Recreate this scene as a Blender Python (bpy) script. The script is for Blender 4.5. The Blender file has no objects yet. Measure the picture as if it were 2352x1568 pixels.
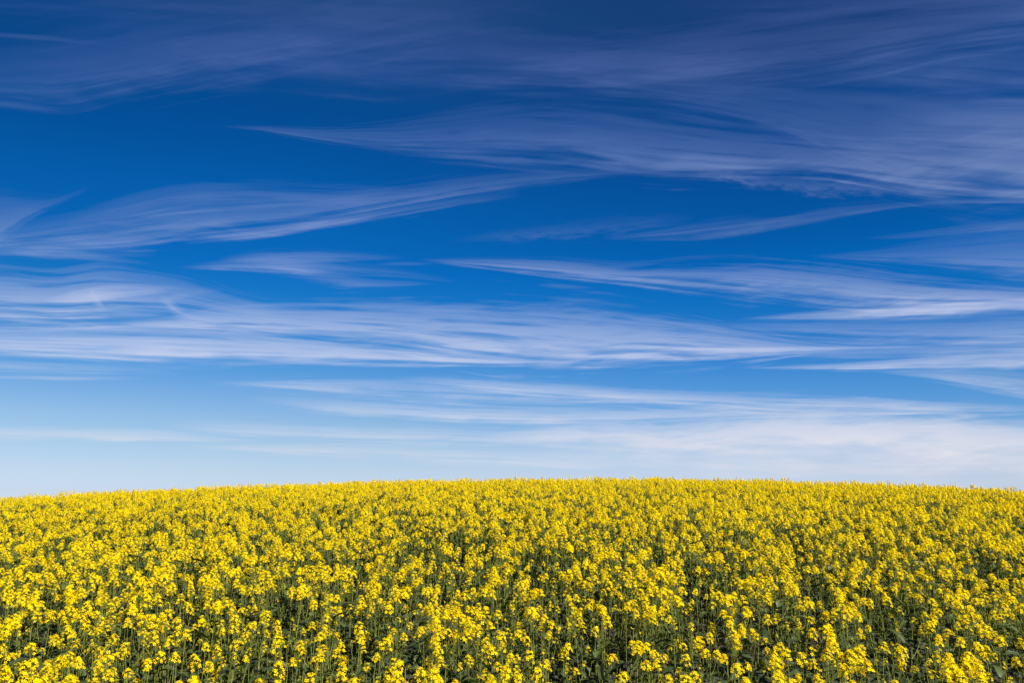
import bpy, math, random
import numpy as np
from mathutils import Matrix, Vector, Euler, noise as mnoise

R = math.radians
scene = bpy.context.scene
rnd = random.Random(11)

# ------------------------------------------------------------------ camera
PITCH = 11.5
LENS = 28.0
cam_d = bpy.data.cameras.new('camera')
cam_d.lens = LENS
cam_d.sensor_width = 36.0
cam_d.clip_start = 0.05
cam_d.clip_end = 20000
cam = bpy.data.objects.new('camera', cam_d)
scene.collection.objects.link(cam)
cam.location = (0, 0, 0)
cam.rotation_euler = (R(90 + PITCH), 0, 0)
scene.camera = cam

# ------------------------------------------------------------------ light
SUN_EL, SUN_AZ = 40.0, 141.0          # azimuth clockwise from the view (+Y)
sv = Vector((math.sin(R(SUN_AZ)) * math.cos(R(SUN_EL)), math.cos(R(SUN_AZ)) * math.cos(R(SUN_EL)), math.sin(R(SUN_EL))))
sun_d = bpy.data.lights.new('sun', 'SUN')
sun_d.energy = 5.0
sun_d.angle = R(0.53)
sun_d.color = (1.0, 0.955, 0.88)
sun = bpy.data.objects.new('sun', sun_d)
sun.rotation_euler = sv.to_track_quat('Z', 'Y').to_euler()
scene.collection.objects.link(sun)

scene.view_settings.view_transform = 'Standard'
scene.view_settings.look = 'None'
scene.view_settings.exposure = 1.0
scene.view_settings.gamma = 1
scene.cycles.max_bounces = 6
scene.cycles.diffuse_bounces = 4
scene.cycles.transparent_max_bounces = 8


def lin(c):
    c = c / 255.0
    return c / 12.92 if c <= 0.04045 else ((c + 0.055) / 1.055) ** 2.4


# ------------------------------------------------------------------ world: sky and cirrus
# the sky is laid out by direction: U = azimuth (-50..50 deg), V = elevation (0..40 deg)
AZW, ELH = 100.0, 40.0
FPX = LENS / 36.0 * 2352.0


def direction(x, y):                  # photograph point (2352 wide) -> U, V
    a, b = x - 1176.0, 784.0 - y
    p = R(PITCH)
    d = Vector((a, FPX * math.cos(p) - b * math.sin(p), FPX * math.sin(p) + b * math.cos(p))).normalized()
    return (math.degrees(math.atan2(d.x, d.y)) + AZW / 2) / AZW, math.degrees(math.asin(d.z)) / ELH


world = bpy.data.worlds.new('World')
scene.world = world
world.use_nodes = True
nt = world.node_tree
nt.nodes.clear()
NL = nt.links


def nd(kind, **kw):
    n = nt.nodes.new(kind)
    for k, v in kw.items():
        setattr(n, k, v)
    return n


def put(sock, v):
    if hasattr(v, 'is_output') or isinstance(v, bpy.types.NodeSocket):
        NL.new(v, sock)
    else:
        sock.default_value = v


def m(op, a, b=0.0, c=0.0, clamp=False):
    n = nd('ShaderNodeMath', operation=op, use_clamp=clamp)
    put(n.inputs[0], a)
    put(n.inputs[1], b)
    if len(n.inputs) > 2:
        put(n.inputs[2], c)
    return n.outputs[0]


def mr(v, a, b, c, d, smooth=True):
    n = nd('ShaderNodeMapRange', interpolation_type='SMOOTHSTEP' if smooth else 'LINEAR', clamp=True)
    for s, x in zip(n.inputs, (v, a, b, c, d)):
        put(s, x)
    return n.outputs[0]


def xyz(a, b, c=0.0):
    n = nd('ShaderNodeCombineXYZ')
    put(n.inputs[0], a)
    put(n.inputs[1], b)
    put(n.inputs[2], c)
    return n.outputs[0]


def nz(vec, scale=1.0, detail=3.0, rough=0.55, dist=0.0):
    n = nd('ShaderNodeTexNoise', noise_dimensions='2D')
    put(n.inputs['Vector'], vec)
    n.inputs['Scale'].default_value = scale
    n.inputs['Detail'].default_value = detail
    n.inputs['Roughness'].default_value = rough
    n.inputs['Distortion'].default_value = dist
    return n.outputs['Fac']


tc = nd('ShaderNodeTexCoord')
sp = nd('ShaderNodeSeparateXYZ')
NL.new(tc.outputs['Generated'], sp.inputs[0])
dx, dy, dz = sp.outputs
az = m('ARCTAN2', dx, dy)
el = m('ARCSINE', dz)
U = m('MULTIPLY_ADD', az, math.degrees(1) / AZW, 0.5)
V = m('MULTIPLY', el, math.degrees(1) / ELH)

sky = nd('ShaderNodeTexSky', sky_type='NISHITA')
sky.sun_disc = False
sky.sun_elevation = R(SUN_EL)
sky.sun_rotation = R(SUN_AZ)
sky.altitude = 300
sky.air_density = 1.0
sky.dust_density = 0.35
sky.ozone_density = 1.6
# deep polarised blue of the clear sky, by elevation: factors on the Sky Texture
GRADE = [(0.000, (0.692, 0.881, 1.471)), (0.019, (0.637, 0.772, 1.257)), (0.055, (0.639, 0.735, 1.076)), (0.099, (0.604, 0.714, 0.958)), (0.143, (0.552, 0.705, 0.940)), (0.187, (0.424, 0.660, 0.956)), (0.224, (0.279, 0.618, 0.973)), (0.306, (0.106, 0.545, 0.988)), (0.366, (0.034, 0.484, 0.987)), (0.410, (0.015, 0.446, 0.975)), (0.520, (0.011, 0.432, 0.960)), (0.591, (0.009, 0.383, 0.881)), (0.675, (0.010, 0.351, 0.802)), (0.756, (0.049, 0.365, 0.803)), (0.826, (0.108, 0.393, 0.737)), (1.000, (0.108, 0.393, 0.737))]

GRADE_R = [(0.000, (0.942, 1.180, 1.979)), (0.020, (0.832, 0.997, 1.643)), (0.050, (0.816, 0.909, 1.386)), (0.096, (0.623, 0.807, 1.216)), (0.137, (0.371, 0.687, 1.146)), (0.197, (0.230, 0.630, 1.121)), (0.258, (0.108, 0.538, 1.085)), (0.345, (0.019, 0.488, 1.068)), (0.398, (0.007, 0.456, 1.052)), (0.458, (0.008, 0.393, 0.923)), (0.568, (0.014, 0.329, 0.809)), (0.675, (0.048, 0.339, 0.778)), (0.752, (0.081, 0.300, 0.654)), (1.000, (0.081, 0.300, 0.654))]


def color_ramp(stops, fac):
    r_ = nd('ShaderNodeValToRGB')
    for i, (p_, c_) in enumerate(stops):
        e = r_.color_ramp.elements[i] if i < 2 else r_.color_ramp.elements.new(p_)
        e.position = p_
        e.color = (*c_, 1)
    put(r_.inputs[0], fac)
    return r_.outputs[0]


V01 = m('MULTIPLY', V, 1.0, clamp=True)
gmix = nd('ShaderNodeMix', data_type='RGBA')
put(gmix.inputs['Factor'], mr(az, R(-20), R(28), 0, 1))
NL.new(color_ramp(GRADE, V01), gmix.inputs['A'])
NL.new(color_ramp(GRADE_R, V01), gmix.inputs['B'])
mul = nd('ShaderNodeVectorMath', operation='MULTIPLY')
NL.new(sky.outputs[0], mul.inputs[0])
NL.new(gmix.outputs['Result'], mul.inputs[1])
dim = nd('ShaderNodeVectorMath', operation='SCALE')
NL.new(mul.outputs[0], dim.inputs[0])
put(dim.inputs['Scale'], mr(az, R(-42), R(-12), mr(V, .08, .4, 1.0, .85), 1.0))
SKYCOL = dim.outputs[0]

# each streak: (x, top, bottom, strength) along it in photograph points, soft top, soft bottom, fibre contrast
BANDS = [
    # high veil, left
    dict(p=[(-200, 130, 225, .2), (0, 95, 222, .25), (150, 80, 235, .38), (300, 62, 210, .46), (450, 30, 178, .46), (650, -5, 140, .42), (900, -50, 95, .3), (1150, -90, 50, .1)], st=.7, sb=.16, f=6, c=.55),
    dict(p=[(-200, 66, 84, .2), (0, 74, 88, .34), (110, 82, 96, .34), (190, 92, 104, .2), (260, 100, 108, 0)], f=2, c=.3),
    dict(p=[(330, 110, 175, 0), (500, 60, 182, .22), (700, 50, 190, .34), (900, 60, 200, .36), (1150, 70, 190, .42), (1350, 90, 195, .42), (1600, 120, 215, .3), (1800, 150, 220, 0)], st=.5, sb=.35, f=5, c=.5),
    dict(p=[(-100, -60, 20, .1), (300, -60, 50, .22), (700, -60, 60, .22), (1000, -60, 80, .2), (1300, -60, 30, 0)], st=.1, sb=.8, f=6, c=.6),
    # high veil, right
    dict(p=[(1050, 150, 185, 0), (1250, 115, 190, .34), (1500, 80, 190, .46), (1750, 45, 175, .5), (1950, 20, 150, .46), (2150, 0, 110, .46), (2400, -30, 80, .5), (2700, -60, 50, .3)], st=.45, sb=.35, f=7, c=.6),
    dict(p=[(1500, 0, 40, 0), (1800, -25, 50, .24), (2100, -45, 40, .36), (2400, -60, 30, .4), (2700, -60, 20, .2)], st=.3, sb=.6, f=4, c=.6),
    dict(p=[(1350, 180, 205, 0), (1550, 190, 240, .34), (1800, 195, 300, .44), (2000, 195, 380, .55), (2200, 205, 425, .66), (2400, 210, 440, .78), (2750, 220, 440, .4)], st=.6, sb=.6, f=5, c=.4, k=.4),
    dict(p=[(1900, 110, 150, 0), (2050, 100, 170, .26), (2300, 90, 190, .36), (2500, 90, 200, .3)], f=5, c=.6),
    dict(p=[(2000, 255, 320, 0), (2150, 235, 330, .3), (2352, 225, 345, .5), (2600, 225, 345, .3)], f=5, c=.5),
    # long needle under the right veil
    dict(p=[(500, 288, 291, 0), (600, 290, 300, .32), (750, 295, 326, .38), (900, 288, 345, .36), (1100, 262, 352, .42), (1300, 255, 366, .46), (1480, 270, 389, .48), (1700, 300, 396, .52), (1900, 320, 400, .56), (2100, 330, 430, .56), (2400, 340, 445, .55), (2700, 340, 450, .3)], st=.3, sb=.14, f=7, c=.62),
    dict(p=[(1180, 318, 326, 0), (1330, 318, 350, .26), (1480, 345, 388, .42), (1620, 358, 392, .46), (1780, 366, 393, .4), (1950, 372, 392, .16), (2080, 374, 390, 0)], st=.5, sb=.3, f=2.5, c=.3),
    dict(p=[(1560, 385, 400, 0), (1650, 392, 412, .36), (1760, 405, 432, .34), (1900, 412, 446, .32), (2000, 418, 446, .26), (2120, 425, 445, 0)], f=3, c=.9, fu=95),
    # fan on the left, rising to the right
    dict(p=[(150, 500, 530, 0), (300, 455, 500, .32), (430, 430, 480, .4), (620, 428, 470, .38), (800, 436, 470, .34), (900, 436, 465, .2), (1000, 430, 455, 0)], f=4, c=.7),
    dict(p=[(-250, 545, 590, .3), (0, 526, 570, .4), (180, 503, 560, .46), (350, 478, 545, .48), (500, 460, 535, .46), (700, 450, 515, .48), (900, 432, 480, .5), (1100, 404, 446, .46), (1250, 393, 420, .38), (1400, 388, 406, .24), (1550, 390, 400, 0)], st=.5, sb=.3, f=6, c=.75),
    dict(p=[(100, 556, 576, 0), (240, 546, 572, .55), (360, 528, 560, .5), (480, 498, 535, .24), (580, 486, 516, 0)], f=3, c=.6),
    dict(p=[(420, 552, 564, 0), (600, 526, 546, .5), (750, 501, 522, .52), (900, 476, 498, .42), (1050, 453, 472, .26), (1200, 434, 450, 0)], st=.5, sb=.2, f=3, c=.6),
    dict(p=[(-250, 556, 600, .2), (0, 552, 588, .34), (200, 560, 590, .32), (360, 572, 588, 0)], f=4, c=.6),
    dict(p=[(-200, 520, 640, .3), (0, 445, 545, .34), (60, 448, 505, .28), (130, 448, 470, .13), (210, 420, 430, 0)], st=.5, sb=.14, f=4, c=.5),
    dict(p=[(10, 575, 582, 0), (80, 562, 592, .42), (140, 566, 596, .4), (240, 588, 602, .34), (350, 603, 608, 0)], f=2.5, c=.5),
    dict(p=[(360, 540, 560, 0), (200, 540, 562, .3), (60, 545, 568, 0)][::-1], f=2.5, c=.5),
    dict(p=[(410, 610, 615, 0), (520, 601, 617, .46), (640, 596, 622, .46), (720, 605, 628, .34), (820, 620, 634, 0)], f=3, c=.7),
    dict(p=[(500, 590, 602, 0), (600, 578, 604, .46), (700, 574, 602, .5), (800, 581, 600, .38), (930, 588, 597, 0)], f=3, c=.7),
    dict(p=[(580, 596, 612, 0), (670, 594, 630, .54), (740, 599, 636, .48), (820, 612, 636, .36), (900, 620, 636, .28), (1050, 640, 650, 0)], f=4, c=.75),
    dict(p=[(1000, 650, 654, 0), (940, 647, 658, .26), (860, 645, 661, .44), (780, 637, 657, .46), (680, 630, 642, 0)][::-1], f=3, c=.6),
    dict(p=[(860, 604, 612, 0), (920, 603, 610, .26), (1000, 603, 608, 0)], f=1.5, c=.4),
    # centre right
    dict(p=[(960, 594, 598, 0), (1100, 596, 614, .3), (1300, 602, 636, .36), (1450, 614, 652, .36), (1620, 612, 668, .34), (1750, 614, 682, .44), (1900, 630, 698, .5), (2100, 650, 706, .56), (2400, 668, 705, .56), (2700, 670, 705, .3)], st=.4, sb=.4, f=6, c=.62),
    dict(p=[(1230, 650, 656, 0), (1290, 652, 662, .26), (1370, 660, 664, 0)], f=1.5, c=.4),
    dict(p=[(1380, 545, 551, 0), (1500, 532, 549, .3), (1650, 510, 540, .32), (1800, 492, 520, .34), (1950, 474, 497, .3), (2080, 465, 477, .18), (2200, 462, 467, 0)], f=3, c=.6),
    dict(p=[(1040, 545, 555, 0), (1180, 525, 552, .16), (1350, 508, 545, .16), (1500, 495, 525, .12), (1600, 490, 510, 0)], f=4, c=.9, fu=50),
    dict(p=[(1980, 546, 550, 0), (2120, 530, 548, .2), (2352, 500, 535, .34), (2600, 480, 520, .2)], f=3, c=.6),
    dict(p=[(2120, 462, 466, 0), (2220, 459, 467, .34), (2400, 456, 466, .34), (2600, 455, 465, .2)], f=1.5, c=.3),
    dict(p=[(1860, 584, 590, 0), (2000, 578, 602, .28), (2180, 562, 622, .42), (2400, 540, 645, .5), (2700, 530, 650, .3)], st=.5, sb=.3, f=6, c=.7),
    dict(p=[(1700, 730, 734, 0), (1850, 718, 732, .45), (1960, 710, 731, .62), (2150, 698, 726, .74), (2400, 684, 722, .78), (2700, 670, 715, .5)], st=.3, sb=.3, f=2.5, c=.3),
    dict(p=[(1600, 740, 755, 0), (1800, 738, 775, .3), (2000, 735, 790, .36), (2200, 735, 795, .42), (2400, 730, 800, .5), (2700, 730, 800, .3)], f=6, c=.65),
    # left tufts
    dict(p=[(-250, 650, 760, .4), (0, 636, 738, .56), (120, 645, 742, .62), (230, 634, 742, .6), (330, 642, 740, .42), (430, 655, 742, .36), (560, 690, 745, .3), (700, 705, 750, 0)], st=.3, sb=.3, f=8, c=.8),
    dict(p=[(100, 686, 700, 0), (170, 668, 695, .5), (260, 656, 682, .5), (360, 655, 672, .3), (440, 657, 665, 0)], f=2.5, c=.4),
    dict(p=[(205, 660, 676, 0), (218, 668, 700, .4), (232, 690, 716, .36), (246, 712, 722, 0)], f=1.5, c=.3, w=.0),
    dict(p=[(370, 680, 694, 0), (385, 684, 706, .42), (410, 706, 728, .44), (450, 722, 740, .4), (540, 733, 746, .2), (640, 740, 748, 0)], f=2, c=.3, w=.05),
    dict(p=[(375, 684, 692, 0), (400, 670, 688, .3), (450, 664, 678, .3), (520, 660, 668, 0)], f=2, c=.4),
    # main belt
    dict(p=[(260, 734, 742, 0), (400, 728, 752, .5), (520, 704, 760, .5), (700, 698, 768, .6), (900, 702, 790, .62), (1100, 706, 818, .66), (1300, 718, 828, .68), (1500, 736, 828, .68), (1700, 762, 818, .6), (1850, 785, 810, .45), (1980, 796, 806, 0)], st=.5, sb=.24, f=7, c=.5, k=.45),
    dict(p=[(260, 738, 744, 0), (420, 742, 756, .46), (620, 752, 768, .5), (820, 762, 782, .46), (1000, 772, 796, .44), (1200, 786, 812, .36), (1400, 800, 820, .2), (1500, 806, 820, 0)], f=2, c=.3),
    dict(p=[(1400, 792, 798, 0), (1600, 795, 803, .5), (1800, 796, 804, .6), (2000, 795, 802, .5), (2150, 793, 798, 0)], f=1, c=.2),
    dict(p=[(1600, 800, 812, 0), (1900, 800, 820, .3), (2100, 795, 820, .36), (2400, 782, 818, .5), (2700, 780, 815, .3)], f=3, c=.5),
    dict(p=[(-250, 750, 800, .5), (0, 758, 806, .7), (200, 760, 816, .76), (400, 764, 828, .78), (600, 776, 830, .76), (800, 792, 833, .76), (1000, 808, 836, .78), (1150, 820, 838, .72), (1260, 828, 836, .5), (1340, 829, 833, 0)], st=.35, sb=.28, f=4, c=.25, k=.35, rag=.2),
    dict(p=[(1700, 842, 846, 0), (1850, 838, 848, .5), (1980, 832, 848, .6), (2150, 820, 846, .68), (2400, 806, 846, .74), (2700, 800, 845, .4)], st=.4, sb=.25, f=3, c=.35),
    dict(p=[(2000, 850, 856, 0), (2150, 850, 874, .34), (2280, 855, 895, .4), (2450, 870, 915, .4), (2700, 870, 925, .2)], f=4, c=.7),
    dict(p=[(-250, 826, 850, .3), (0, 826, 852, .4), (150, 830, 862, .36), (300, 840, 862, .24), (420, 848, 860, 0)], f=4, c=.6),
    dict(p=[(-250, 862, 876, .2), (0, 862, 872, .34), (170, 864, 872, .3), (360, 866, 872, 0)], f=1.5, c=.4),
    # lower belts
    dict(p=[(480, 876, 882, 0), (620, 874, 892, .46), (800, 870, 908, .5), (1000, 876, 918, .46), (1200, 884, 926, .4), (1400, 892, 925, .34), (1600, 900, 930, .2), (1750, 910, 930, 0)], st=.4, sb=.5, f=5, c=.6),
    dict(p=[(900, 862, 870, 0), (1060, 868, 892, .36), (1250, 882, 910, .48), (1400, 894, 918, .5), (1560, 902, 930, .44), (1750, 908, 945, .5), (1950, 914, 950, .52), (2150, 922, 950, .46), (2350, 932, 946, .2), (2500, 935, 945, 0)], f=5, c=.7),
    dict(p=[(560, 905, 920, 0), (750, 918, 948, .34), (1000, 930, 966, .5), (1250, 938, 974, .5), (1500, 938, 968, .5), (1700, 935, 960, .4), (1900, 940, 955, 0)], f=5, c=.5),
    dict(p=[(1150, 960, 975, 0), (1250, 960, 972, .4), (1330, 964, 970, .2), (1400, 966, 970, 0)], f=1.5, c=.3),
    dict(p=[(-250, 975, 1005, .4), (0, 982, 1008, .44), (200, 986, 1014, .55), (350, 990, 1014, .5), (480, 1000, 1014, .24), (560, 1005, 1014, 0)], f=4, c=.5),
    dict(p=[(380, 966, 985, 0), (520, 970, 1000, .34), (750, 978, 1012, .42), (1000, 985, 1015, .42), (1200, 995, 1020, .3), (1350, 1000, 1020, 0)], f=5, c=.6),
    dict(p=[(420, 1018, 1026, 0), (600, 1020, 1038, .4), (850, 1026, 1056, .55), (1100, 1034, 1068, .5), (1400, 1045, 1085, .4), (1700, 1060, 1095, .3), (2000, 1075, 1100, 0)], f=4, c=.45),
    # broad low bank on the right
    dict(p=[(1100, 1000, 1020, 0), (1250, 984, 1040, .5), (1450, 982, 1062, .66), (1600, 984, 1080, .72), (1720, 974, 1090, .8), (1850, 963, 1095, .85), (2000, 962, 1100, .85), (2150, 966, 1105, .85), (2250, 982, 1105, .82), (2400, 990, 1105, .84), (2700, 985, 1105, .5)], st=.08, sb=.6, f=5, c=.25, w=.07, fu=22, k=.35, fr=.5, rag=.4),
    dict(p=[(1500, 1060, 1075, 0), (1800, 1050, 1090, .3), (2100, 1045, 1092, .44), (2400, 1040, 1095, .5), (2700, 1040, 1095, .3)], f=4, c=.4),
]
# bending shared by all streaks
warp = m('SUBTRACT', nz(xyz(m('MULTIPLY', U, 7.0), m('MULTIPLY', V, 9.0)), 1.0, 1, .5), 0.5)
fine = nz(xyz(m('MULTIPLY', U, 18.0), m('MULTIPLY_ADD', warp, 7.0, m('MULTIPLY', V, 84.0))), 1.0, 3, .6)
patchy = nz(xyz(m('MULTIPLY', U, 16.0), m('MULTIPLY', V, 26.0)), 1.0, 1, .5)
feather = nz(xyz(m('MULTIPLY_ADD', V, 14.0, m('MULTIPLY', U, 34.0)), m('MULTIPLY_ADD', U, -22.0, m('MULTIPLY', V, 96.0))), 1.0, 3, .62)
fine = m('MULTIPLY_ADD', feather, .45, m('MULTIPLY', fine, .55))
fineF = m('MULTIPLY', mr(fine, .34, .66, mr(V, .35, .7, .66, .84), 1.15, False), mr(patchy, .3, .7, .68, 1.15, False))


def resample(pts, k):                 # smooth interpolation of the control points
    xs = [q[0] for q in pts]
    out = []
    n = 22
    for i in range(n + 1):
        x = xs[0] + (xs[-1] - xs[0]) * i / n
        j = max(0, min(len(xs) - 2, next((q for q in range(len(xs) - 1) if x <= xs[q + 1]), len(xs) - 2)))
        p0, p1 = pts[max(j - 1, 0)], pts[j]
        p2, p3 = pts[j + 1], pts[min(j + 2, len(pts) - 1)]
        t = (x - p1[0]) / (p2[0] - p1[0])
        m1 = (p2[k] - p0[k]) / max(p2[0] - p0[0], 1) * (p2[0] - p1[0])
        m2 = (p3[k] - p1[k]) / max(p3[0] - p1[0], 1) * (p2[0] - p1[0])
        y = (2 * t**3 - 3 * t**2 + 1) * p1[k] + (t**3 - 2 * t**2 + t) * m1 + (-2 * t**3 + 3 * t**2) * p2[k] + (t**3 - t**2) * m2
        out.append((x, y))
    return out


def set_curve(cv, pts):
    pts = [(min(max(a, 0), 1), min(max(b, 0), 1)) for a, b in pts]
    if pts[0][0] > 0.002:
        pts.insert(0, (0.0, pts[0][1]))
    if pts[-1][0] < 0.998:
        pts.append((1.0, pts[-1][1]))
    while len(cv.points) < len(pts):
        cv.points.new(.5, .5)
    for q, (a, b) in zip(cv.points, pts):
        q.location = (a, b)
        q.handle_type = 'VECTOR'


U0 = m('MULTIPLY', U, 1.0, clamp=True)
CLOUDCOL = color_ramp([(p_, tuple(lin(q_) for q_ in c_)) for p_, c_ in [
    (0.0, (196, 210, 230)), (.06, (220, 222, 234)), (.15, (230, 229, 239)), (.24, (204, 213, 240)), (.42, (194, 204, 236)),
    (.62, (132, 156, 216)), (.80, (104, 122, 194)), (1.0, (90, 104, 174))]], V01)
STR = 0.05
csc = nd('ShaderNodeVectorMath', operation='SCALE')
NL.new(CLOUDCOL, csc.inputs[0])
csc.inputs['Scale'].default_value = 1.0 / 0.1
CLOUDCOL = csc.outputs[0]


def build_streak(b):
    """node group of one streak: takes what is still clear of cloud, gives what stays clear behind it"""
    global nt, NL
    keep = nt, NL
    bi = b['i']
    g = bpy.data.node_groups.new('streak', 'ShaderNodeTree')
    for n_ in ('clear', 'U', 'V', 'warp', 'fine'):
        g.interface.new_socket(n_, in_out='INPUT', socket_type='NodeSocketFloat')
    g.interface.new_socket('clear', in_out='OUTPUT', socket_type='NodeSocketFloat')
    nt, NL = g, g.links
    clear, U_, V_, warp_, fine_ = nd('NodeGroupInput').outputs[:5]
    cn = nd('ShaderNodeRGBCurve')
    cn.mapping.use_clip = True
    # every streak waits for the one before it, which keeps the shader's stack small
    Ub = m('MULTIPLY_ADD', clear, 1e-7, U_)
    uuu = nd('ShaderNodeCombineColor')
    for s in uuu.inputs[:3]:
        NL.new(Ub, s)
    NL.new(uuu.outputs[0], cn.inputs['Color'])
    set_curve(cn.mapping.curves[0], b['_t'])
    set_curve(cn.mapping.curves[1], b['_b'])
    set_curve(cn.mapping.curves[2], b['_s'])
    cn.mapping.update()
    sc_ = nd('ShaderNodeSeparateColor')
    NL.new(cn.outputs[0], sc_.inputs[0])
    top, bot, stv = sc_.outputs
    h = m('MAXIMUM', m('SUBTRACT', top, bot), 0.0006)
    q = m('DIVIDE', m('SUBTRACT', V_, bot), h)
    q = m('MULTIPLY_ADD', warp_, b.get('w', .14), q)
    fib = nz(xyz(m('MULTIPLY_ADD', Ub, b.get('fu', 8.0), bi * 7.3), m('MULTIPLY', q, b['f'] * .8)), 1.0, 3.4, .57)
    qe = m('MULTIPLY_ADD', m('SUBTRACT', fib, .5), b.get('fr', 1.4), q)
    qe = m('MULTIPLY_ADD', m('SUBTRACT', fine_, .88), b.get('rag', .22 if b['_b'][len(b['_b']) // 2][1] > .5 else .42), qe)
    env = m('MULTIPLY', mr(qe, -.34, b.get('sb', .4) + .28, 0, 1), mr(qe, 1.34, .72 - b.get('st', .5), 0, 1))
    c = b['c'] * .8
    fibF = mr(fib, .32, .66, 1 - c, 1.0 + .25 * c, False)
    k = b.get('k', .72)
    d = m('MULTIPLY', m('MULTIPLY', env, stv), m('MULTIPLY', fibF, m('MULTIPLY_ADD', fine_, k, 1 - k)), clamp=True)
    put(nd('NodeGroupOutput').inputs[0], m('MULTIPLY', clear, m('SUBTRACT', 1.0, d)))
    nt, NL = keep
    return g


def streak(b, bi, clear):
    if 'group' not in b:
        b['group'] = build_streak(b)
    gn = nd('ShaderNodeGroup', node_tree=b['group'])
    for s, v in zip(gn.inputs, (clear, U0, V, warp, fineF)):
        NL.new(v, s)
    return gn.outputs[0]


def shade(clear):
    cover = m('SUBTRACT', 1.0, clear, clamp=True)
    mx = nd('ShaderNodeMix', data_type='RGBA')
    put(mx.inputs['Factor'], cover)
    NL.new(SKYCOL, mx.inputs['A'])
    NL.new(CLOUDCOL, mx.inputs['B'])
    bg = nd('ShaderNodeBackground')
    bg.inputs['Strength'].default_value = STR
    NL.new(mx.outputs['Result'], bg.inputs['Color'])
    return bg.outputs[0]


for bi, b in enumerate(BANDS):
    b['i'] = bi
    b['_t'] = [direction(x, y) for x, y in resample(b['p'], 1)]
    b['_b'] = [direction(x, y) for x, y in resample(b['p'], 2)]
    mid = [(q[0], (q[1] + q[2]) / 2, 0, q[3]) for q in b['p']]
    sp_ = [(direction(x, y)[0], a) for (x, y), (_, a) in zip(resample(mid, 1), resample(mid, 3))]
    if b['p'][0][3] > 0:
        sp_.insert(0, (sp_[0][0] - .04, 0))
    if b['p'][-1][3] > 0:
        sp_.append((sp_[-1][0] + .04, 0))
    if b['_b'][len(b['_b']) // 2][1] > .5:      # the high veils are thinner
        sp_ = [(u_, a_ * .5) for u_, a_ in sp_]
        b['c'] *= .6
    elif b['_b'][len(b['_b']) // 2][1] > .34:
        sp_ = [(u_, a_ * .5) for u_, a_ in sp_]
    elif b['_b'][len(b['_b']) // 2][1] > .2:
        sp_ = [(u_, min(1, a_ * 1.02)) for u_, a_ in sp_]
    elif b['_b'][len(b['_b']) // 2][1] < .17:
        sp_ = [(u_, min(1, a_ * 1.25)) for u_, a_ in sp_]
    b['_s'] = sp_
    hm = .8
    lo = [q[1] - hm * (p_[1] - q[1]) for p_, q in zip(b['_t'], b['_b'])]
    hi = [p_[1] + hm * (p_[1] - q[1]) for p_, q in zip(b['_t'], b['_b'])]
    b['box'] = (sp_[0][0], sp_[-1][0], min(lo), max(hi))

# the same sky everywhere: each region only leaves out the streaks that do not reach it
high_noise = None


def region(u0, u1, v0, v1, depth):
    bs = [b for b in BANDS if b['box'][0] < u1 and b['box'][1] > u0 and b['box'][2] < v1 and b['box'][3] > v0]
    if depth == 0 or len(bs) <= 3:
        clear = LOOSE
        for b in bs:
            clear = streak(b, b['i'], clear)
        return shade(clear)
    if (v1 - v0) * 1.3 > (u1 - u0):
        c_ = (v0 + v1) / 2
        lo_, hi_, fac = region(u0, u1, v0, c_, depth - 1), region(u0, u1, c_, v1, depth - 1), m('GREATER_THAN', V, c_)
    else:
        c_ = (u0 + u1) / 2
        lo_, hi_, fac = region(u0, c_, v0, v1, depth - 1), region(c_, u1, v0, v1, depth - 1), m('GREATER_THAN', U, c_)
    mixs = nd('ShaderNodeMixShader')
    put(mixs.inputs[0], fac)
    NL.new(lo_, mixs.inputs[1])
    NL.new(hi_, mixs.inputs[2])
    return mixs.outputs[0]


# loose cirrus over the rest of the sky, outside the streaks above
away = mr(m('ABSOLUTE', az), R(46), R(62), 0, 1)
high = mr(el, R(34), R(44), 0, 1)
rest = m('MAXIMUM', away, high)
dzz = m('ADD', m('ABSOLUTE', dz), .12)
gen = mr(nz(xyz(m('MULTIPLY', m('DIVIDE', dx, dzz), .7), m('MULTIPLY', m('DIVIDE', dy, dzz), 3.2)), 1.0, 3, .6, .6), .48, .8, 0, .6)
LOOSE = m('SUBTRACT', 1.0, m('MULTIPLY', gen, rest))
inside = region(0.0, 1.0, 0.0, 1.0, 5)
frame_ = m('MULTIPLY', m('LESS_THAN', m('ABSOLUTE', m('SUBTRACT', U, .5)), .5), m('LESS_THAN', m('ABSOLUTE', m('SUBTRACT', V, .5)), .5))
mixo = nd('ShaderNodeMixShader')
put(mixo.inputs[0], frame_)
NL.new(shade(LOOSE), mixo.inputs[1])
NL.new(inside, mixo.inputs[2])
out = nd('ShaderNodeOutputWorld')
NL.new(mixo.outputs[0], out.inputs['Surface'])
#WORLD_END


# ------------------------------------------------------------------ materials
def material(name):
    mt = bpy.data.materials.new(name)
    mt.use_nodes = True
    t = mt.node_tree
    t.nodes.clear()
    return mt, t


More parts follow.
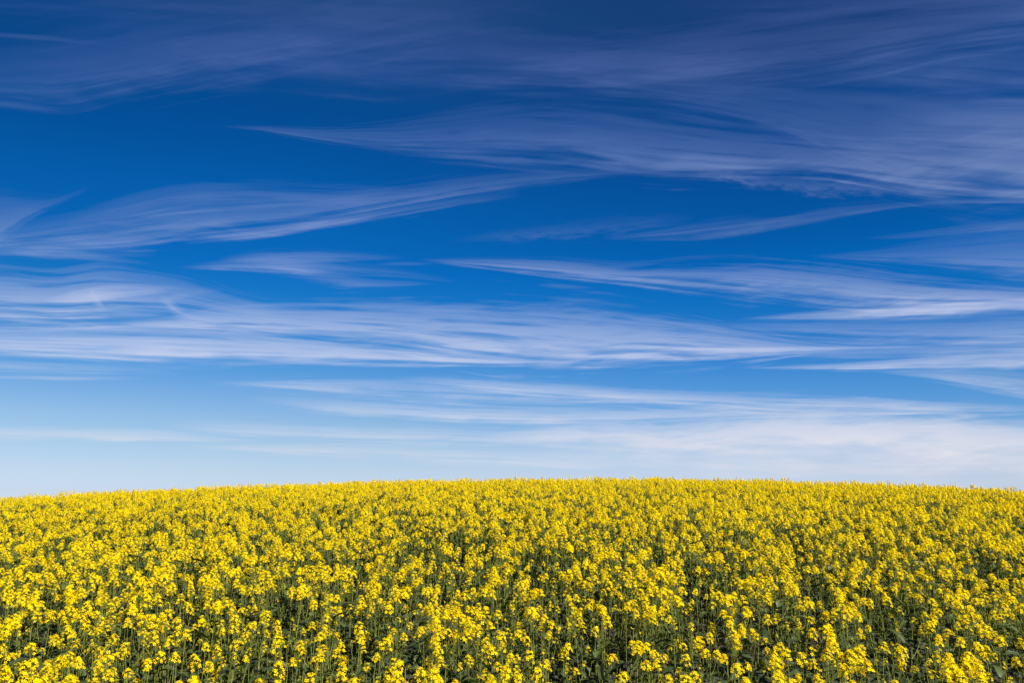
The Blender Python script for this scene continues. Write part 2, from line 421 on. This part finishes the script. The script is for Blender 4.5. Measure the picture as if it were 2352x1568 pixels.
def plant_material(name, cols, rough, transl, tcol, spec=.3, attr='tone', bump=0.0, nscale=60):
    """Principled + translucent, colour picked along `cols` by the part's own tone attribute."""
    mt, t = material(name)
    a = t.nodes.new('ShaderNodeAttribute'); a.attribute_name = attr
    r = t.nodes.new('ShaderNodeValToRGB')
    for i, (p_, c_) in enumerate(cols):
        e = r.color_ramp.elements[i] if i < 2 else r.color_ramp.elements.new(p_)
        e.position = p_; e.color = (*c_, 1)
    t.links.new(a.outputs['Fac'], r.inputs[0])
    co = t.nodes.new('ShaderNodeTexCoord')
    n = t.nodes.new('ShaderNodeTexNoise'); n.inputs['Scale'].default_value = nscale; n.inputs['Detail'].default_value = 2
    t.links.new(co.outputs['Object'], n.inputs['Vector'])
    mp = t.nodes.new('ShaderNodeMapRange')
    mp.inputs[1].default_value = .3; mp.inputs[2].default_value = .7
    mp.inputs[3].default_value = .82; mp.inputs[4].default_value = 1.14
    t.links.new(n.outputs['Fac'], mp.inputs[0])
    s = t.nodes.new('ShaderNodeVectorMath'); s.operation = 'SCALE'
    t.links.new(r.outputs[0], s.inputs[0]); t.links.new(mp.outputs[0], s.inputs['Scale'])
    p = t.nodes.new('ShaderNodeBsdfPrincipled')
    p.inputs['Roughness'].default_value = rough
    p.inputs['Specular IOR Level'].default_value = spec
    t.links.new(s.outputs[0], p.inputs['Base Color'])
    tr = t.nodes.new('ShaderNodeBsdfTranslucent')
    tm = t.nodes.new('ShaderNodeVectorMath'); tm.operation = 'MULTIPLY'
    t.links.new(s.outputs[0], tm.inputs[0]); tm.inputs[1].default_value = tcol
    t.links.new(tm.outputs[0], tr.inputs['Color'])
    mix = t.nodes.new('ShaderNodeMixShader'); mix.inputs[0].default_value = transl
    t.links.new(p.outputs[0], mix.inputs[1]); t.links.new(tr.outputs[0], mix.inputs[2])
    if bump:
        b = t.nodes.new('ShaderNodeBump'); b.inputs['Strength'].default_value = bump; b.inputs['Distance'].default_value = .01
        t.links.new(n.outputs['Fac'], b.inputs['Height']); t.links.new(b.outputs[0], p.inputs['Normal'])
    o = t.nodes.new('ShaderNodeOutputMaterial')
    t.links.new(mix.outputs[0], o.inputs['Surface'])
    return mt


PETAL = plant_material('yellow_petal', [(0, (.88, .52, .001)), (.25, (.97, .655, .001)), (1, (.98, .77, .001))], .7, .42, (1.0, 1.0, .5), .05)
BUD = plant_material('green_yellow_bud', [(0, (.22, .26, .02)), (1, (.55, .45, .015))], .5, .15, (1, 1, .5), .2)
STEM = plant_material('green_stem', [(0, (.055, .076, .016)), (1, (.20, .215, .03))], .45, .05, (1, 1, .4), .35)
LEAF = plant_material('waxy_leaf', [(0, (.019, .031, .010)), (.6, (.033, .049, .015)), (1, (.070, .090, .023))], .5, .22, (1.2, 1.4, .4), .32, bump=.3, nscale=35)
MATS = [PETAL, BUD, STEM, LEAF]

soil, t = material('field_soil')
co = t.nodes.new('ShaderNodeTexCoord')
n1 = t.nodes.new('ShaderNodeTexNoise'); n1.inputs['Scale'].default_value = 9; n1.inputs['Detail'].default_value = 8
n2 = t.nodes.new('ShaderNodeTexNoise'); n2.inputs['Scale'].default_value = .35; n2.inputs['Detail'].default_value = 5
r = t.nodes.new('ShaderNodeValToRGB')
r.color_ramp.elements[0].position = .35; r.color_ramp.elements[0].color = (.016, .012, .008, 1)
r.color_ramp.elements[1].position = .68; r.color_ramp.elements[1].color = (.040, .030, .019, 1)
r2 = t.nodes.new('ShaderNodeValToRGB')
r2.color_ramp.elements[0].position = .5; r2.color_ramp.elements[0].color = (0, 0, 0, 1)
r2.color_ramp.elements[1].position = .6; r2.color_ramp.elements[1].color = (1, 1, 1, 1)
mxs = t.nodes.new('ShaderNodeMix'); mxs.data_type = 'RGBA'
mxs.inputs['B'].default_value = (.03, .045, .018, 1)
p = t.nodes.new('ShaderNodeBsdfPrincipled'); p.inputs['Roughness'].default_value = .95
bp = t.nodes.new('ShaderNodeBump'); bp.inputs['Strength'].default_value = .8; bp.inputs['Distance'].default_value = .05
o = t.nodes.new('ShaderNodeOutputMaterial')
L = t.links.new
L(co.outputs['Object'], n1.inputs['Vector']); L(co.outputs['Object'], n2.inputs['Vector'])
L(n1.outputs['Fac'], r.inputs[0]); L(n2.outputs['Fac'], r2.inputs[0]); L(r2.outputs[0], mxs.inputs['Factor'])
L(r.outputs[0], mxs.inputs['A']); L(mxs.outputs['Result'], p.inputs['Base Color'])
L(n1.outputs['Fac'], bp.inputs['Height']); L(bp.outputs[0], p.inputs['Normal']); L(p.outputs[0], o.inputs['Surface'])

# ------------------------------------------------------------------ the hill
PLANT_H = 1.25
DC, KC = 30.0, 0.00192


def px_elev(x, y):
    u, v = direction(x, y)
    return math.radians(u * AZW - AZW / 2), math.radians(v * ELH)


CREST = [px_elev(x, y) for x, y in [(0, 1143), (300, 1132), (600, 1117), (900, 1106), (1176, 1101), (1450, 1101), (1700, 1104), (2000, 1113), (2352, 1128)]]
ca = np.array([c[0] for c in CREST]); ce = np.tan(np.array([c[1] for c in CREST]))
pf = np.polyfit(ca, ce, 3)


def crest_e(a):
    a = max(-.85, min(.85, a))
    return float(np.polyval(pf, a))


def ground_z(x, y):
    rr = math.hypot(x, y)
    a = math.atan2(x, max(y, 1e-6)) if rr > .01 else 0
    a = a if y > 0 else math.copysign(.85, x)
    r1 = min(rr, 48.0)
    z = -KC * DC * DC + r1 * crest_e(a) + 2 * KC * DC * r1 - KC * r1 * r1
    if rr > 48:
        z = z * math.exp(-(rr - 48) / 150) - 6.0 * (1 - math.exp(-(rr - 48) / 60))
    return z - PLANT_H


rings = [0.0] + [0.8 * 1.07 ** i for i in range(0, 132)]
SEG = 180
gv = [(0, 0, ground_z(0.001, .001))]
for rr in rings[1:]:
    for s in range(SEG):
        a = 2 * math.pi * s / SEG
        x, y = rr * math.sin(a), rr * math.cos(a)
        bumpy = .03 * mnoise.noise(Vector((x * 2, y * 2, 0))) if rr < 60 else 0
        gv.append((x, y, ground_z(x, y) + bumpy))
gf = [(0, 1 + (s + 1) % SEG, 1 + s) for s in range(SEG)]
for i in range(len(rings) - 2):
    b0, b1 = 1 + i * SEG, 1 + (i + 1) * SEG
    for s in range(SEG):
        s2 = (s + 1) % SEG
        gf.append((b0 + s, b0 + s2, b1 + s2, b1 + s))
gm = bpy.data.meshes.new('ground')
gm.from_pydata(gv, [], gf)
gm.materials.append(soil)
for pl in gm.polygons:
    pl.use_smooth = True
go = bpy.data.objects.new('ground', gm)
go['kind'] = 'structure'
go['label'] = 'dark soil of the gently rounded hill under the rapeseed'
scene.collection.objects.link(go)


# ------------------------------------------------------------------ plant geometry
class Geo:
    def __init__(self):
        self.v, self.f, self.m, self.t = [], [], [], []

    def add(self, verts, faces, mat, tone):
        b = len(self.v)
        self.v += [tuple(q) for q in verts]
        self.f += [tuple(i + b for i in f) for f in faces]
        self.m += [mat] * len(faces)
        self.t += ([tone] * len(verts)) if not hasattr(tone, '__len__') else list(tone)

    def join(self, g, M):
        b = len(self.v)
        self.v += [tuple(M @ Vector(q)) for q in g.v]
        self.f += [tuple(i + b for i in f) for f in g.f]
        self.m += g.m
        self.t += g.t

    def mesh(self, name):
        me = bpy.data.meshes.new(name)
        me.from_pydata(self.v, [], self.f)
        used = sorted(set(self.m))
        for k in used:
            me.materials.append(MATS[k])
        me.polygons.foreach_set('material_index', [used.index(k) for k in self.m])
        at = me.attributes.new('tone', 'FLOAT', 'POINT')
        at.data.foreach_set('value', self.t)
        me.polygons.foreach_set('use_smooth', [k != 1 for k in self.m])
        me.update()
        return me


def tube(g, pts, rads, mat, tone, sides=4):
    rings_ = []
    vs = []
    for i, p in enumerate(pts):
        a = pts[min(i + 1, len(pts) - 1)] - pts[max(i - 1, 0)]
        a = a.normalized() if a.length > 1e-9 else Vector((0, 0, 1))
        s = a.orthogonal().normalized()
        u = a.cross(s)
        for k in range(sides):
            w = 2 * math.pi * k / sides
            vs.append(p + (s * math.cos(w) + u * math.sin(w)) * rads[i])
    fs = []
    for i in range(len(pts) - 1):
        for k in range(sides):
            k2 = (k + 1) % sides
            fs.append((i * sides + k, i * sides + k2, (i + 1) * sides + k2, (i + 1) * sides + k))
    g.add(vs, fs, mat, tone)


def frame(nrm, spin=0.0):
    q = nrm.to_track_quat('Z', 'Y').to_matrix().to_4x4()
    return q @ Matrix.Rotation(spin, 4, 'Z')


def flower(g, pos, nrm, size, tone, rg):
    M = Matrix.Translation(pos) @ frame(nrm, rg.uniform(0, 3))
    cup = rg.uniform(-.05, .5)
    for k in range(4):
        a = k * math.pi / 2 + rg.uniform(-.12, .12)
        w = rg.uniform(.85, 1.1)
        c = cup + rg.uniform(-.12, .12)
        pr_ = [(.08, 0, 0), (.42, -.20 * w, c * .16), (.42, .20 * w, c * .16), (.80, -.42 * w, c * .42), (.80, .42 * w, c * .42), (1.05, -.26 * w, c * .5), (1.05, .26 * w, c * .5)]
        vs = []
        for (r_, l_, z_) in pr_:
            x, y = r_ * math.cos(a) - l_ * math.sin(a), r_ * math.sin(a) + l_ * math.cos(a)
            vs.append(M @ Vector((x * size, y * size, z_ * size)))
        tn = max(0, min(1, tone + rg.uniform(-.1, .1)))
        g.add(vs, [(0, 1, 2), (1, 3, 4, 2), (3, 5, 6, 4)], 0, tn)


def bud(g, pos, d, ln, rad, tone):
    s = d.orthogonal().normalized(); u = d.cross(s)
    vs = [pos, pos + d * ln * .5 + s * rad, pos + d * ln * .5 + u * rad, pos + d * ln * .5 - s * rad, pos + d * ln * .5 - u * rad, pos + d * ln]
    g.add(vs, [(0, 2, 1), (0, 3, 2), (0, 4, 3), (0, 1, 4), (5, 1, 2), (5, 2, 3), (5, 3, 4), (5, 4, 1)], 1, tone)


def make_head(rg, n, L_, wide):
    """flower head hanging below its top (origin = tip of the stalk)"""
    g = Geo()
    ph = rg.uniform(0, 6)
    gap = rg.uniform(0, 6)
    for i in range(n):
        s = (i + .5) / n
        ph += 2.4 + rg.uniform(-.4, .4)
        elev = 1.05 - 1.0 * s ** .8 + rg.uniform(-.25, .25)
        d = Vector((math.cos(ph) * math.cos(elev), math.sin(ph) * math.cos(elev), math.sin(elev)))
        base = Vector((0, 0, -s * L_ - .006))
        ln = (.013 + .018 * s ** .6) * wide * rg.uniform(.8, 1.15)
        mid = base + d * ln * .5 + Vector((0, 0, -.001))
        pos = base + d * ln
        tube(g, [base, mid, pos], [.0007, .0006, .0007], 2, .9, 3)
        if rg.random() < .06:
            continue
        nrm = (d * 1.0 + Vector((0, 0, .55)) + Vector((rg.uniform(-.45, .45), rg.uniform(-.45, .45), rg.uniform(-.3, .3)))).normalized()
        flower(g, pos, nrm, rg.uniform(.0092, .0122), .35 + .65 * rg.random() ** .7 if rg.random() > .12 else .05, rg)
    b = Geo()
    nb = rg.randint(12, 20)
    for i in range(nb):
        s = i / nb
        a = i * 2.4
        rr_ = .0105 * math.sqrt(s) * rg.uniform(.8, 1.2)
        pos = Vector((rr_ * math.cos(a), rr_ * math.sin(a), .004 * (1 - s) + .001))
        d = Vector((math.cos(a) * s * .6, math.sin(a) * s * .6, 1)).normalized()
        bud(b, pos, d, rg.uniform(.005, .0075), rg.uniform(.0016, .0023), rg.uniform(.2, 1))
        tube(b, [Vector((0, 0, -.006)), pos + d * .001], [.0007, .0006], 1, .2, 3)
    return g, b


def make_leaf(rg, length, width, lobed):
    """leaf growing along +X from the origin, curving over"""
    g = Geo()
    n = 8
    arch = rg.uniform(.5, 1.3)
    rise = rg.uniform(.2, .9)
    pos = Vector((0, 0, 0)); ang = rise
    vs, tn = [], []
    tone = rg.uniform(.1, .9)
    fold = rg.uniform(.25, .6)
    twist = rg.uniform(-.5, .5)
    for i in range(n + 1):
        s = i / n
        if lobed:
            w = width * (math.sin(math.pi * min(1, s * .92 + .04)) ** .7) * (.35 + .65 * s + .3 * math.sin(s * 19 + twist * 6) * (1 - s))
        else:
            w = width * (1 - s) ** .75 * (.75 + .9 * s)
        w = max(w, .0012)
        tw = twist * s
        side = Vector((0, math.cos(tw), math.sin(tw)))
        upv = Vector((-math.sin(ang), 0, math.cos(ang)))
        wl = rg.uniform(-.12, .12) * w; wr = rg.uniform(-.12, .12) * w
        vs += [pos - side * w + upv * (w * fold + wl), pos, pos + side * w + upv * (w * fold + wr)]
        tn += [tone, min(1, tone + .35), tone]
        pos = pos + Vector((math.cos(ang), 0, math.sin(ang))) * (length / n)
        ang -= arch / n * (1 + .6 * s)
    fs = []
    for i in range(n):
        a = 3 * i
        fs += [(a, a + 1, a + 4, a + 3), (a + 1, a + 2, a + 5, a + 4)]
    g.add(vs, fs, 3, tn)
    return g


def make_stem(rg, nbr):
    """stalk with its branches; returns geometry, tips [(pos, dir, size)], nodes [(pos, azimuth, z)]"""
    g = Geo()
    tips, nodes = [], []
    lean = Vector((rg.uniform(-.05, .05), rg.uniform(-.05, .05), 0))
    H = PLANT_H * rg.uniform(.93, 1.03)

    def axis(z):
        s = z / H
        return Vector((lean.x * s * s * 2 + .006 * math.sin(s * 9 + lean.x * 80), lean.y * s * s * 2 + .006 * math.cos(s * 8), z))
    zz = [H * i / 9 for i in range(10)]
    tube(g, [axis(z) for z in zz], [.0062 - .0044 * (z / H) ** 1.3 for z in zz], 2, .55, 5)
    tips.append((axis(H), (axis(H) - axis(H - .1)).normalized(), 1.0))
    a = rg.uniform(0, 6)
    stalks = [(axis, H, H - .26)]
    for i in range(nbr):
        a += 2.4 + rg.uniform(-.5, .5)
        z0 = rg.uniform(.42, .78) * H
        z1 = H * (rg.uniform(.86, 1.01) if i < nbr - 1 else rg.uniform(.72, .92))
        z1 = max(z1, z0 + .15)
        out_ = rg.uniform(.055, .15)
        p0 = axis(z0)
        d = Vector((math.cos(a), math.sin(a), 0))
        p3 = Vector((axis(z1).x, axis(z1).y, z1)) + d * out_
        p1 = p0 + d * out_ * .75 + Vector((0, 0, (z1 - z0) * .22))
        p2 = p3 - Vector((0, 0, (z1 - z0) * .4)) + d * rg.uniform(-.01, .01)

        def bz(t_, p0=p0, p1=p1, p2=p2, p3=p3):
            return p0 * (1 - t_)**3 + p1 * 3 * t_ * (1 - t_)**2 + p2 * 3 * t_ * t_ * (1 - t_) + p3 * t_**3
        ts = [k / 6 for k in range(7)]
        tube(g, [bz(q) for q in ts], [.0030 - .0015 * q for q in ts], 2, .7, 4)
        tips.append((p3, (bz(1) - bz(.9)).normalized(), rg.uniform(.55, .95)))
        nodes.append((p0, a, z0))
        stalks.append((lambda z, bz=bz, z0=z0, z1=z1: bz(max(0, min(1, (z - z0) / (z1 - z0)))), z1, max(z0 + .1, z1 - .22)))
    # young pods standing off the stalks under the flowers
    for fn, zt, zb in stalks:
        npod = rg.randint(3, 9)
        w = rg.uniform(0, 6)
        for k in range(npod):
            z = zt - .075 - (zt - .075 - zb) * (k + rg.random()) / npod
            if z < zb:
                continue
            w += 2.4
            p = fn(z)
            d = Vector((math.cos(w) * .75, math.sin(w) * .75, .66)).normalized()
            e = p + d * .016
            f = e + (d + Vector((0, 0, .5))).normalized() * rg.uniform(.012, .035)
            tube(g, [p, e, f], [.0006, .0010, .0005], 2, 1.0, 3)
    return g, tips, nodes, axis, H


NHEAD, NLEAF = 18, 10
rg = random.Random(5)
HEADS = []
for i in range(NHEAD):
    # ten full heads, four loose ones, four that have hardly opened
    n_, l_, w_ = ((rg.randint(20, 38), rg.uniform(.034, .074), rg.uniform(1.05, 1.42)) if i < 10 else
                  (rg.randint(7, 13), rg.uniform(.03, .06), rg.uniform(.85, 1.1)) if i < 14 else (rg.randint(1, 5), .03, .8))
    HEADS.append(make_head(rg, n_, l_, w_))
LEAVES_U = [make_leaf(rg, rg.uniform(.08, .13), rg.uniform(.013, .021), False) for _ in range(NLEAF)]
LEAVES_L = [make_leaf(rg, rg.uniform(.15, .25), rg.uniform(.034, .055), True) for _ in range(NLEAF)]
HEAD_ME = [(h.mesh('flower_head'), b.mesh('bud_cluster')) for h, b in HEADS]
LU_ME = [l.mesh('leaf') for l in LEAVES_U]
LL_ME = [l.mesh('leaf') for l in LEAVES_L]

NPROTO = 30
PROTOS = []
for i in range(NPROTO):
    nbr = rg.choice([2, 3, 3, 4, 5])
    late = i % 5 == 4                 # plants still in bud, with hardly an open flower
    sg, tips, nodes, axis, H = make_stem(rg, nbr)
    heads, leaves = [], []
    for j, (p_, d_, s_) in enumerate(tips):
        full = not late and rg.random() < (.9 if j == 0 else .5)
        k = rg.randrange(10) if full else (10 + rg.randrange(4) if rg.random() < (.15 if late else .65) else 14 + rg.randrange(4))
        d2 = (d_ + Vector((rg.uniform(-.18, .18), rg.uniform(-.18, .18), 0))).normalized()
        M = Matrix.Translation(p_) @ frame(d2, rg.uniform(0, 6)) @ Matrix.Scale(rg.uniform(.92, 1.15) * (1 if j == 0 else .92), 4)
        heads.append((k, M))
    for (p_, a_, z_) in nodes:
        M = Matrix.Translation(p_) @ Matrix.Rotation(a_, 4, 'Z') @ Matrix.Rotation(rg.uniform(-.3, .3), 4, 'X')
        leaves.append(('U', rg.randrange(NLEAF), M @ Matrix.Scale(rg.uniform(1.0, 1.5), 4)))
    a_ = rg.uniform(0, 6)
    for z_ in (.88, .82, .77, .72, .67, .62, .57, .50, .42, .32):
        a_ += 2.4
        zc = H * (z_ + rg.uniform(-.04, .04))
        M = Matrix.Translation(axis(zc)) @ Matrix.Rotation(a_, 4, 'Z') @ Matrix.Rotation(rg.uniform(-.4, .4), 4, 'X')
        if z_ > .78:
            leaves.append(('U', rg.randrange(NLEAF), M))
        else:
            leaves.append(('L', rg.randrange(NLEAF), M @ Matrix.Scale(rg.uniform(.75, 1.1) * (1.25 - .45 * z_), 4)))
    PROTOS.append(dict(late=late, stem=sg, stem_me=sg.mesh('stem'), heads=heads, leaves=leaves))

# ------------------------------------------------------------------ where the plants stand
DENS = 19.0
spots = []
CELL = 1 / math.sqrt(DENS)
HALF = R(44)
gy = int(46 / CELL) + 1
prg = random.Random(21)
for iy in range(int(1.6 / CELL), gy):
    for ix in range(-gy, gy + 1):
        x = (ix + prg.random()) * CELL
        y = (iy + prg.random()) * CELL
        rr = math.hypot(x, y)
        az_ = abs(math.atan2(x, y))
        if rr > 44 or rr < 1.8 or (az_ > HALF and rr > 9) or az_ > R(62):
            continue
        patch = mnoise.fractal(Vector((x * .55, y * .55, 3.1)), .8, 2.0, 3)
        if prg.random() < .10 + .12 * max(0, min(1, (15 - rr) / 7)) - .5 * patch:
            continue
        kp = prg.randrange(NPROTO)
        hgt = mnoise.noise(Vector((x * .35, y * .35, 9.0)))
        s = 1.0 + .05 * hgt + prg.gauss(0, .045)
        if PROTOS[kp]['late']:
            s *= .9
        s = max(.78, min(1.10, s))
        if prg.random() < .14:
            s *= prg.uniform(.72, .9)
        spots.append(dict(x=x, y=y, s=s, r=rr, rz=prg.uniform(0, 2 * math.pi), tx=prg.gauss(0, .06), ty=prg.gauss(0, .06), k=kp))

pc, ps = math.cos(R(PITCH)), math.sin(R(PITCH))


def project(v):
    zc = v.y * pc + v.z * ps
    if zc <= .1:
        return None
    return 1176 + FPX * v.x / zc, 784 - FPX * (-v.y * ps + v.z * pc) / zc


inview = []
for sp_ in spots:
    sp_['z'] = ground_z(sp_['x'], sp_['y'])
    sp_['M'] = Matrix.Translation((sp_['x'], sp_['y'], sp_['z'] - .01)) @ Euler((sp_['tx'], sp_['ty'], sp_['rz'])).to_matrix().to_4x4() @ Matrix.Scale(sp_['s'], 4)
    top = sp_['M'] @ PROTOS[sp_['k']]['heads'][0][1].translation
    q = project(top)
    if q and -15 < q[0] < 2367 and q[1] < 1580:
        sp_['px'] = q
        inview.append(sp_)
inview.sort(key=lambda s_: s_['r'])
near = inview[:300]
for s_ in near:
    s_['near'] = True

# ------------------------------------------------------------------ the 300 nearest plants, each a thing
ORD = ['leftmost', 'second from left', 'third from left', 'fourth from left', 'fifth from left', 'sixth from left', 'seventh from left',
       'eighth from left', 'ninth from left', 'tenth from left', 'eleventh from left', 'twelfth from left', 'middle']
ORD += [w.replace('left', 'right') for w in ORD[:12][::-1]]
ORD[24] = 'rightmost'
ROWS = ['nearest row at bottom edge', 'second row up', 'third row up', 'fourth row up', 'fifth row up', 'sixth row up', 'seventh row up', 'eighth row up',
        'ninth row up', 'tenth row up', 'eleventh row up', 'twelfth row up']
near.sort(key=lambda s_: -s_['px'][1])
NUM = {3: 'three', 4: 'four', 5: 'five', 6: 'six'}
for row in range(12):
    line = sorted(near[row * 25:(row + 1) * 25], key=lambda s_: s_['px'][0])
    for j, s_ in enumerate(line):
        if PROTOS[s_['k']]['late']:
            s_['label'] = '%s budding rapeseed plant, few flowers, %s in %s' % ('tall' if s_['s'] > .95 else 'short', ORD[j], ROWS[row])
            continue
        size = 'tall' if s_['s'] > 1.03 else ('short' if s_['s'] < .9 else 'upright')
        s_['label'] = '%s rapeseed plant with %s flower heads, %s in %s' % (size, NUM[len(PROTOS[s_['k']]['heads'])], ORD[j], ROWS[row])
near.sort(key=lambda s_: s_['r'])

col = scene.collection
first = {}


def child(name, me, par, M):
    ob = bpy.data.objects.new(name, me)
    ob.parent = par
    ob.matrix_local = M
    col.objects.link(ob)
    return ob


def build_plant(k):
    P = PROTOS[k]
    root = bpy.data.objects.new('rapeseed_plant', None)
    root.empty_display_size = .1
    col.objects.link(root)
    root['category'] = 'rapeseed plant'
    root['group'] = 'rapeseed plants at the front of the field'
    child('stem', P['stem_me'], root, Matrix())
    for hk, M in P['heads']:
        h_ = child('flower_head', HEAD_ME[hk][0], root, M)
        child('bud_cluster', HEAD_ME[hk][1], h_, Matrix())
    for kind, lk, M in P['leaves']:
        child('leaf', (LU_ME if kind == 'U' else LL_ME)[lk], root, M)
    return root


def copy_tree(o_, parent=None):
    c_ = o_.copy()
    col.objects.link(c_)
    if parent:
        c_.parent = parent
    for ch in kids.get(o_, ()):
        copy_tree(ch, c_)
    return c_


kids = {}
for s_ in near:
    k = s_['k']
    if k not in first:
        root = build_plant(k)
        first[k] = root
        kids[root] = list(root.children)
        for ch in kids[root]:
            if len(ch.children):
                kids[ch] = list(ch.children)
    else:
        root = copy_tree(first[k])
    root.matrix_world = s_['M']
    root['label'] = s_['label']

# ------------------------------------------------------------------ the rest of the crop: one object
allg = Geo()
pid = []
for k, P in enumerate(PROTOS):
    g = Geo()
    g.join(P['stem'], Matrix())
    for hk, M in P['heads']:
        g.join(HEADS[hk][0], M)
        g.join(HEADS[hk][1], M)
    for kind, lk, M in P['leaves']:
        g.join((LEAVES_U if kind == 'U' else LEAVES_L)[lk], M)
    allg.join(g, Matrix())
    pid += [k] * len(g.v)
nv = len(allg.v)
rest_ = [s_ for s_ in spots if not s_.get('near')]
me = bpy.data.meshes.new('rapeseed_field')
me.from_pydata(allg.v + [(s_['x'], s_['y'], s_['z'] - .01) for s_ in rest_], [], allg.f)
for mt in MATS:
    me.materials.append(mt)
me.polygons.foreach_set('material_index', allg.m)
me.polygons.foreach_set('use_smooth', [k != 1 for k in allg.m])
nr = len(rest_)


def attr(name, typ, field, vals):
    a_ = me.attributes.new(name, typ, 'POINT')
    a_.data.foreach_set(field, np.array(vals).ravel())


attr('tone', 'FLOAT', 'value', np.array(allg.t + [0] * nr, dtype=np.float32))
attr('proto', 'INT', 'value', np.array(pid + [-1] * nr, dtype=np.int32))
attr('pick', 'INT', 'value', np.array([0] * nv + [s_['k'] for s_ in rest_], dtype=np.int32))
attr('size', 'FLOAT', 'value', np.array([1] * nv + [s_['s'] for s_ in rest_], dtype=np.float32))
attr('turn', 'FLOAT_VECTOR', 'vector', np.array([(0, 0, 0)] * nv + [(s_['tx'], s_['ty'], s_['rz']) for s_ in rest_], dtype=np.float32))
me.update()
fo = bpy.data.objects.new('rapeseed_field', me)
fo['kind'] = 'stuff'
fo['label'] = 'mass of yellow flowering rapeseed covering the hill up to its crest'
fo['category'] = 'rapeseed crop'
col.objects.link(fo)

gt = bpy.data.node_groups.new('crop', 'GeometryNodeTree')
gt.interface.new_socket('Geometry', in_out='INPUT', socket_type='NodeSocketGeometry')
gt.interface.new_socket('Geometry', in_out='OUTPUT', socket_type='NodeSocketGeometry')
GN, GL = gt.nodes, gt.links.new
gi, gout = GN.new('NodeGroupInput'), GN.new('NodeGroupOutput')


def named(name, typ):
    n_ = GN.new('GeometryNodeInputNamedAttribute')
    n_.data_type = typ
    n_.inputs['Name'].default_value = name
    return n_.outputs['Attribute']


pr_a = named('proto', 'INT')
join = GN.new('GeometryNodeJoinGeometry')


def sep(k):
    c_ = GN.new('FunctionNodeCompare'); c_.data_type = 'INT'; c_.operation = 'EQUAL'
    ins = [s for s in c_.inputs if s.type == 'INT']
    GL(pr_a, ins[0]); ins[1].default_value = k
    s_ = GN.new('GeometryNodeSeparateGeometry'); s_.domain = 'POINT'
    GL(gi.outputs[0], s_.inputs['Geometry']); GL(c_.outputs[0], s_.inputs['Selection'])
    return s_.outputs['Selection']


for k in reversed(range(NPROTO)):
    ti = GN.new('GeometryNodeGeometryToInstance')
    GL(sep(k), ti.inputs[0])
    GL(ti.outputs[0], join.inputs[0])
mp_ = GN.new('GeometryNodeMeshToPoints')
GL(sep(-1), mp_.inputs['Mesh'])
ip = GN.new('GeometryNodeInstanceOnPoints')
GL(mp_.outputs[0], ip.inputs['Points'])
GL(join.outputs[0], ip.inputs['Instance'])
ip.inputs['Pick Instance'].default_value = True
GL(named('pick', 'INT'), ip.inputs['Instance Index'])
er = GN.new('FunctionNodeEulerToRotation')
GL(named('turn', 'FLOAT_VECTOR'), er.inputs[0])
GL(er.outputs[0], ip.inputs['Rotation'])
GL(named('size', 'FLOAT'), ip.inputs['Scale'])
GL(ip.outputs[0], gout.inputs[0])
md = fo.modifiers.new('crop', 'NODES')
md.node_group = gt
print('plants', len(spots), 'near', len(near), 'farthest near', near[-1]['r'], 'nearest', near[0]['r'])
